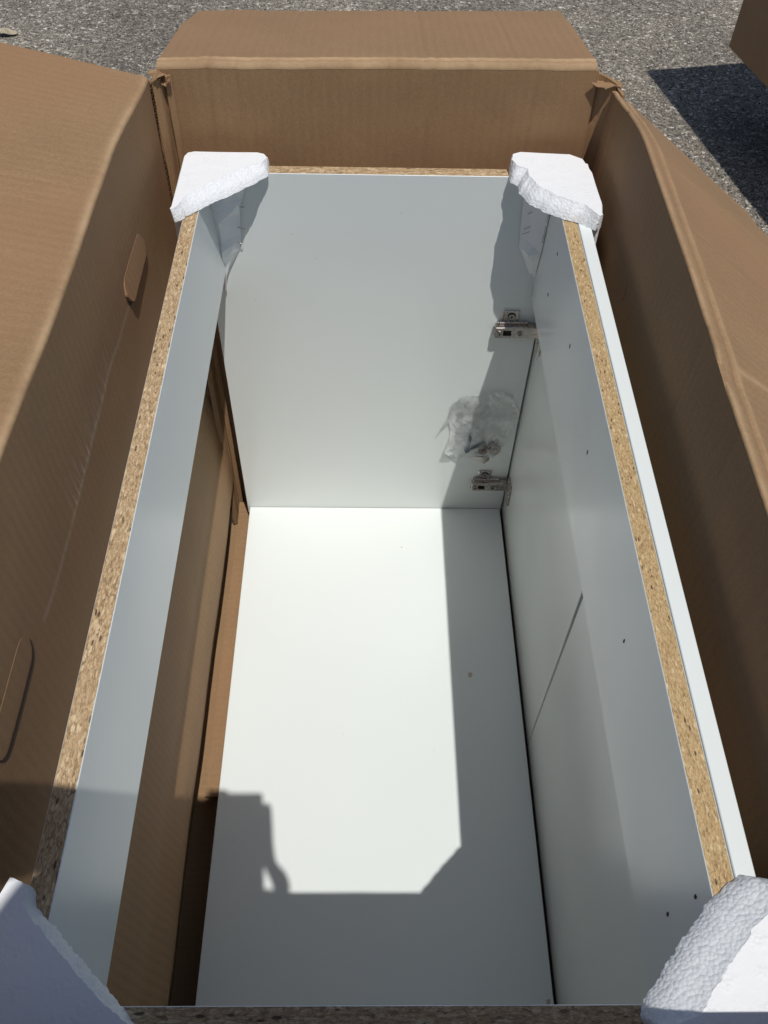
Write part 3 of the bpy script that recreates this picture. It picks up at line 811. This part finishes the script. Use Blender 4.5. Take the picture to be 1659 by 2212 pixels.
WOOD = M('weathered_pallet_wood', .85); WOOD.color(WOOD.ramp(WOOD.noise(WOOD.coord((4, 60, 60)), 1, 4), [(.3, (.10, .08, .06)), (.7, (.22, .18, .13))])); WOOD = WOOD.m
pal = thing('wooden_pallet', tuple(p2(.28, .5, GROUND)), 'weathered wooden pallet under the raised carton', 'pallet')
def plank(name, a0, a1, b0, b1, z0, z1):
    bm = bmesh.new(); vv = [bm.verts.new(p2(a, b, z)) for z in (z0, z1) for a, b in ((a0, b0), (a1, b0), (a1, b1), (a0, b1))]
    for q in ((0, 1, 2, 3), (7, 6, 5, 4), (0, 4, 5, 1), (1, 5, 6, 2), (2, 6, 7, 3), (3, 7, 4, 0)): bm.faces.new([vv[i] for i in q])
    bmesh.ops.recalc_face_normals(bm, faces=bm.faces[:]); return from_bm(name, bm, WOOD, pal)
for k in range(6): plank('deck_board', .20, .55, .05 + k * .16, .15 + k * .16, .096, .1215)
for a in (.21, .335, .455): plank('bearer', a, a + .09, .05, .95, GROUND + .0255, .0955)
for k in range(3): plank('base_board', .20, .55, .05 + k * .40, .15 + k * .40, GROUND + .0005, GROUND + .025)

# dry leaf on the asphalt
def P_leaf(u, v):
    w = .020 * math.sin(math.pi * min(max(u, .02), .98)) ** .7
    return (-1.075 + .075 * u, 3.115 + (v - .5) * 2 * w + .012 * u, GROUND + .006 + .008 * abs(v - .5) * 2 + .006 * math.sin(u * 5))
LEAF = M('dry_leaf', .8); LEAF.color(LEAF.ramp(LEAF.noise(LEAF.coord(), 60, 3), [(.3, (.30, .25, .17)), (.7, (.46, .40, .29))]))
o = sheet('fallen_leaf', P_leaf, lin(0, 1, 14), lin(0, 1, 7), .0008, [LEAF.m], None)
tag(o, 'pale dry curled leaf lying on the asphalt beyond the carton', 'leaf')

# ------------------------------------------------------------------ the photographer, whose arm and phone shade the cabinet
phone = None
def make_phone():
    n_ = -CF
    org = CAM + n_ * .0045
    bm = bmesh.new(); bm_box(bm, (-.037, -.132, 0), (.034, .0165, .0085), .0038, 0, 3)
    bm_box(bm, (-.033, -.127, .0084), (.030, .0125, .0089), 0, 1)
    for (x, y) in ((.0, .0), (-.018, .0)): bm_cyl(bm, (x, y, -.0012), (0, 0, 1), .0062, .003, 20, mat=1)
    Mx = Matrix(((CR.x, CU.x, n_.x, org.x), (CR.y, CU.y, n_.y, org.y), (CR.z, CU.z, n_.z, org.z), (0, 0, 0, 1)))
    me = bpy.data.meshes.new('phone'); bm.to_mesh(me); bm.free()
    o = link('phone', me, [M('phone_shell', .3, (.03, .03, .035)).m, M('phone_glass', .08, (.008, .008, .01)).m])
    o.matrix_world = Mx; return tag(o, 'dark phone held in both hands over the carton', 'phone'), Mx
phone, PM = make_phone()
def ph(x, y, z): return PM @ Vector((x, y, z))
def person():
    V, E, RAD = [], [], []
    def add(p, r, prev=None):
        V.append(Vector(p)); RAD.append(r if isinstance(r, tuple) else (r, r))
        if prev is not None: E.append((prev, len(V) - 1))
        return len(V) - 1
    gz = GROUND
    pel = add((.20, -.66, .90), (.155, .115))
    ab = add((.20, -.63, 1.05), (.14, .10), pel); ch = add((.198, -.56, 1.22), (.16, .11), ab); up = add((.195, -.49, 1.345), (.135, .085), ch)
    nk = add((.192, -.405, 1.435), (.055, .055), up); jaw = add((.190, -.335, 1.485), (.062, .070), nk); hd = add((.188, -.292, 1.555), (.074, .090), jaw); cr = add((.186, -.300, 1.630), (.066, .080), hd)
    chin = add((.189, -.262, 1.470), (.022, .024), jaw); nose = add((.188, -.192, 1.530), (.011, .012), hd)
    earl = add((.111, -.300, 1.545), (.010, .018), hd); earr = add((.265, -.300, 1.545), (.010, .018), hd)
    for s in (-1, 1):
        hip = add((.18 + s * .095, -.665, .84), .090, pel); kn = add((.18 + s * .11, -.655, .47), .058, hip); an = add((.18 + s * .115, -.70, gz + .085), .038, kn)
        hl_ = add((.18 + s * .115, -.725, gz + .045), .036, an); to = add((.18 + s * .13, -.60, gz + .036), (.036, .036), hl_); add((.18 + s * .135, -.53, gz + .03), .028, to)
    def hand(wr, palm, fingers, prev):
        w = add(wr, .027, prev); p = add(palm, (.030, .017), w)
        for pts in fingers:
            k = p
            for i, q in enumerate(pts): k = add(q, .0142 if len(pts) == 6 and i < 2 else .0116 - .0006 * i, k)
        return p
    # right arm: elbow low, the hand under the lower corner of the phone
    sh = add((.345, -.47, 1.36), .062, up); el = add((.44, -.40, 1.09), .046, sh); fo = add((.375, -.285, 1.145), .040, el)
    hand((.322, -.222, 1.188), ph(.062, -.152, .018), [
        [ph(.0600, -.130, .010), ph(.0595, -.106, .008), ph(.0430, -.091, .005), ph(.0395, -.060, .004), ph(.0395, -.028, .004), ph(.0385, .002, .004)],
        [ph(.034, -.138, -.008), ph(.006, -.134, -.014), ph(-.018, -.130, -.011)],
        [ph(.036, -.135, -.008), ph(.010, -.138, -.013), ph(-.012, -.134, -.011)],
        [ph(.044, -.146, -.004), ph(.020, -.150, -.006), ph(.004, -.148, -.006)],
        [ph(.044, -.146, .026), ph(.026, -.132, .020), ph(.014, -.118, .0165)]], fo)
    # left arm: elbow lifted out to the side, forearm level with the phone
    sl = add((-.035, -.47, 1.36), .062, up); ell = add((-.085, -.205, 1.315), .047, sl); fl_ = add((-.005, -.140, 1.338), .046, ell); fl2 = add((.06, -.120, 1.342), .040, fl_)
    hand((.105, -.118, 1.343), ph(-.070, -.020, .012), [
        [ph(-.046, .006, -.006), ph(-.030, .008, -.0115), ph(-.0215, .004, -.0115)],
        [ph(-.046, -.018, -.010), ph(-.032, -.020, -.012), ph(-.024, -.021, -.012)],
        [ph(-.046, -.040, -.010), ph(-.028, -.042, -.012), ph(-.016, -.043, -.012)],
        [ph(-.048, -.058, -.008), ph(-.030, -.062, -.011), ph(-.018, -.062, -.011)],
        [ph(-.050, -.050, .020), ph(-.034, -.058, .018), ph(-.024, -.062, .0165)]], fl2)
    me = bpy.data.meshes.new('body_cage'); me.from_pydata(V, E, []); me.update()
    tmp = bpy.data.objects.new('body_cage', me); COL.objects.link(tmp)
    sk = tmp.modifiers.new('skin', 'SKIN'); sk.use_smooth_shade = True
    for i, d in enumerate(me.skin_vertices[0].data):
        d.radius = RAD[i]; d.use_root = (i == 0)
    ss = tmp.modifiers.new('sub', 'SUBSURF'); ss.levels = 2; ss.render_levels = 2
    dg = bpy.context.evaluated_depsgraph_get(); ev = tmp.evaluated_get(dg); out = bpy.data.meshes.new_from_object(ev)
    bpy.data.objects.remove(tmp)
    out.name = 'body'; out.materials.clear()
    root = thing('person', (.18, -.65, GROUND), 'person in a grey shirt and dark trousers leaning over the carton with a phone', 'person')
    sm = M('skin', .5, (.45, .27, .19)); shirt = M('grey_shirt', .85, (.16, .17, .19)); tr = M('dark_trousers', .85, (.035, .04, .06)); shoe = M('dark_shoes', .6, (.03, .028, .026))
    o = link('body', out, [sm.m, shirt.m, tr.m, shoe.m], root, smooth=True)
    for p in out.polygons:
        c = p.center
        if c.z < GROUND + .09: k = 3
        elif c.z < .95: k = 2
        elif c.z > 1.415 and c.y > -.44 and c.x > .03: k = 0
        elif c.y > -.31 and c.x > .02: k = 0
        elif c.y > -.20 and c.x > -.02: k = 0
        else: k = 1
        p.material_index = k
    # hair
    bm = bmesh.new(); bmesh.ops.create_icosphere(bm, subdivisions=4, radius=1)
    for v in bm.verts:
        d = v.co.normalized(); s = 1 + .04 * fbm(d, 5) + .02 * fbm(d, 16)
        v.co = Vector((.187 + .083 * d.x * s, -.318 + .092 * d.y * s, 1.600 + .088 * d.z * s))
    bmesh.ops.delete(bm, geom=[v for v in bm.verts if v.co.z < 1.545 or (v.co.y > -.255 and v.co.z < 1.62)], context='VERTS')
    from_bm('hair', bm, M('brown_hair', .6, (.05, .03, .018)).m, root, True)
    for s in (-1, 1):
        bm = bmesh.new(); bmesh.ops.create_uvsphere(bm, u_segments=12, v_segments=8, radius=.011, matrix=Matrix.Translation((.188 + s * .030, -.208, 1.553))); from_bm('eye', bm, M('eye_white', .2, (.6, .6, .6)).m, root, True)
    bm = bmesh.new(); bm_box(bm, (.167, -.232, 1.496), (.211, -.222, 1.503), .003, 0, 2); from_bm('mouth', bm, M('lips', .5, (.35, .15, .13)).m, root, True)
    return root
person()
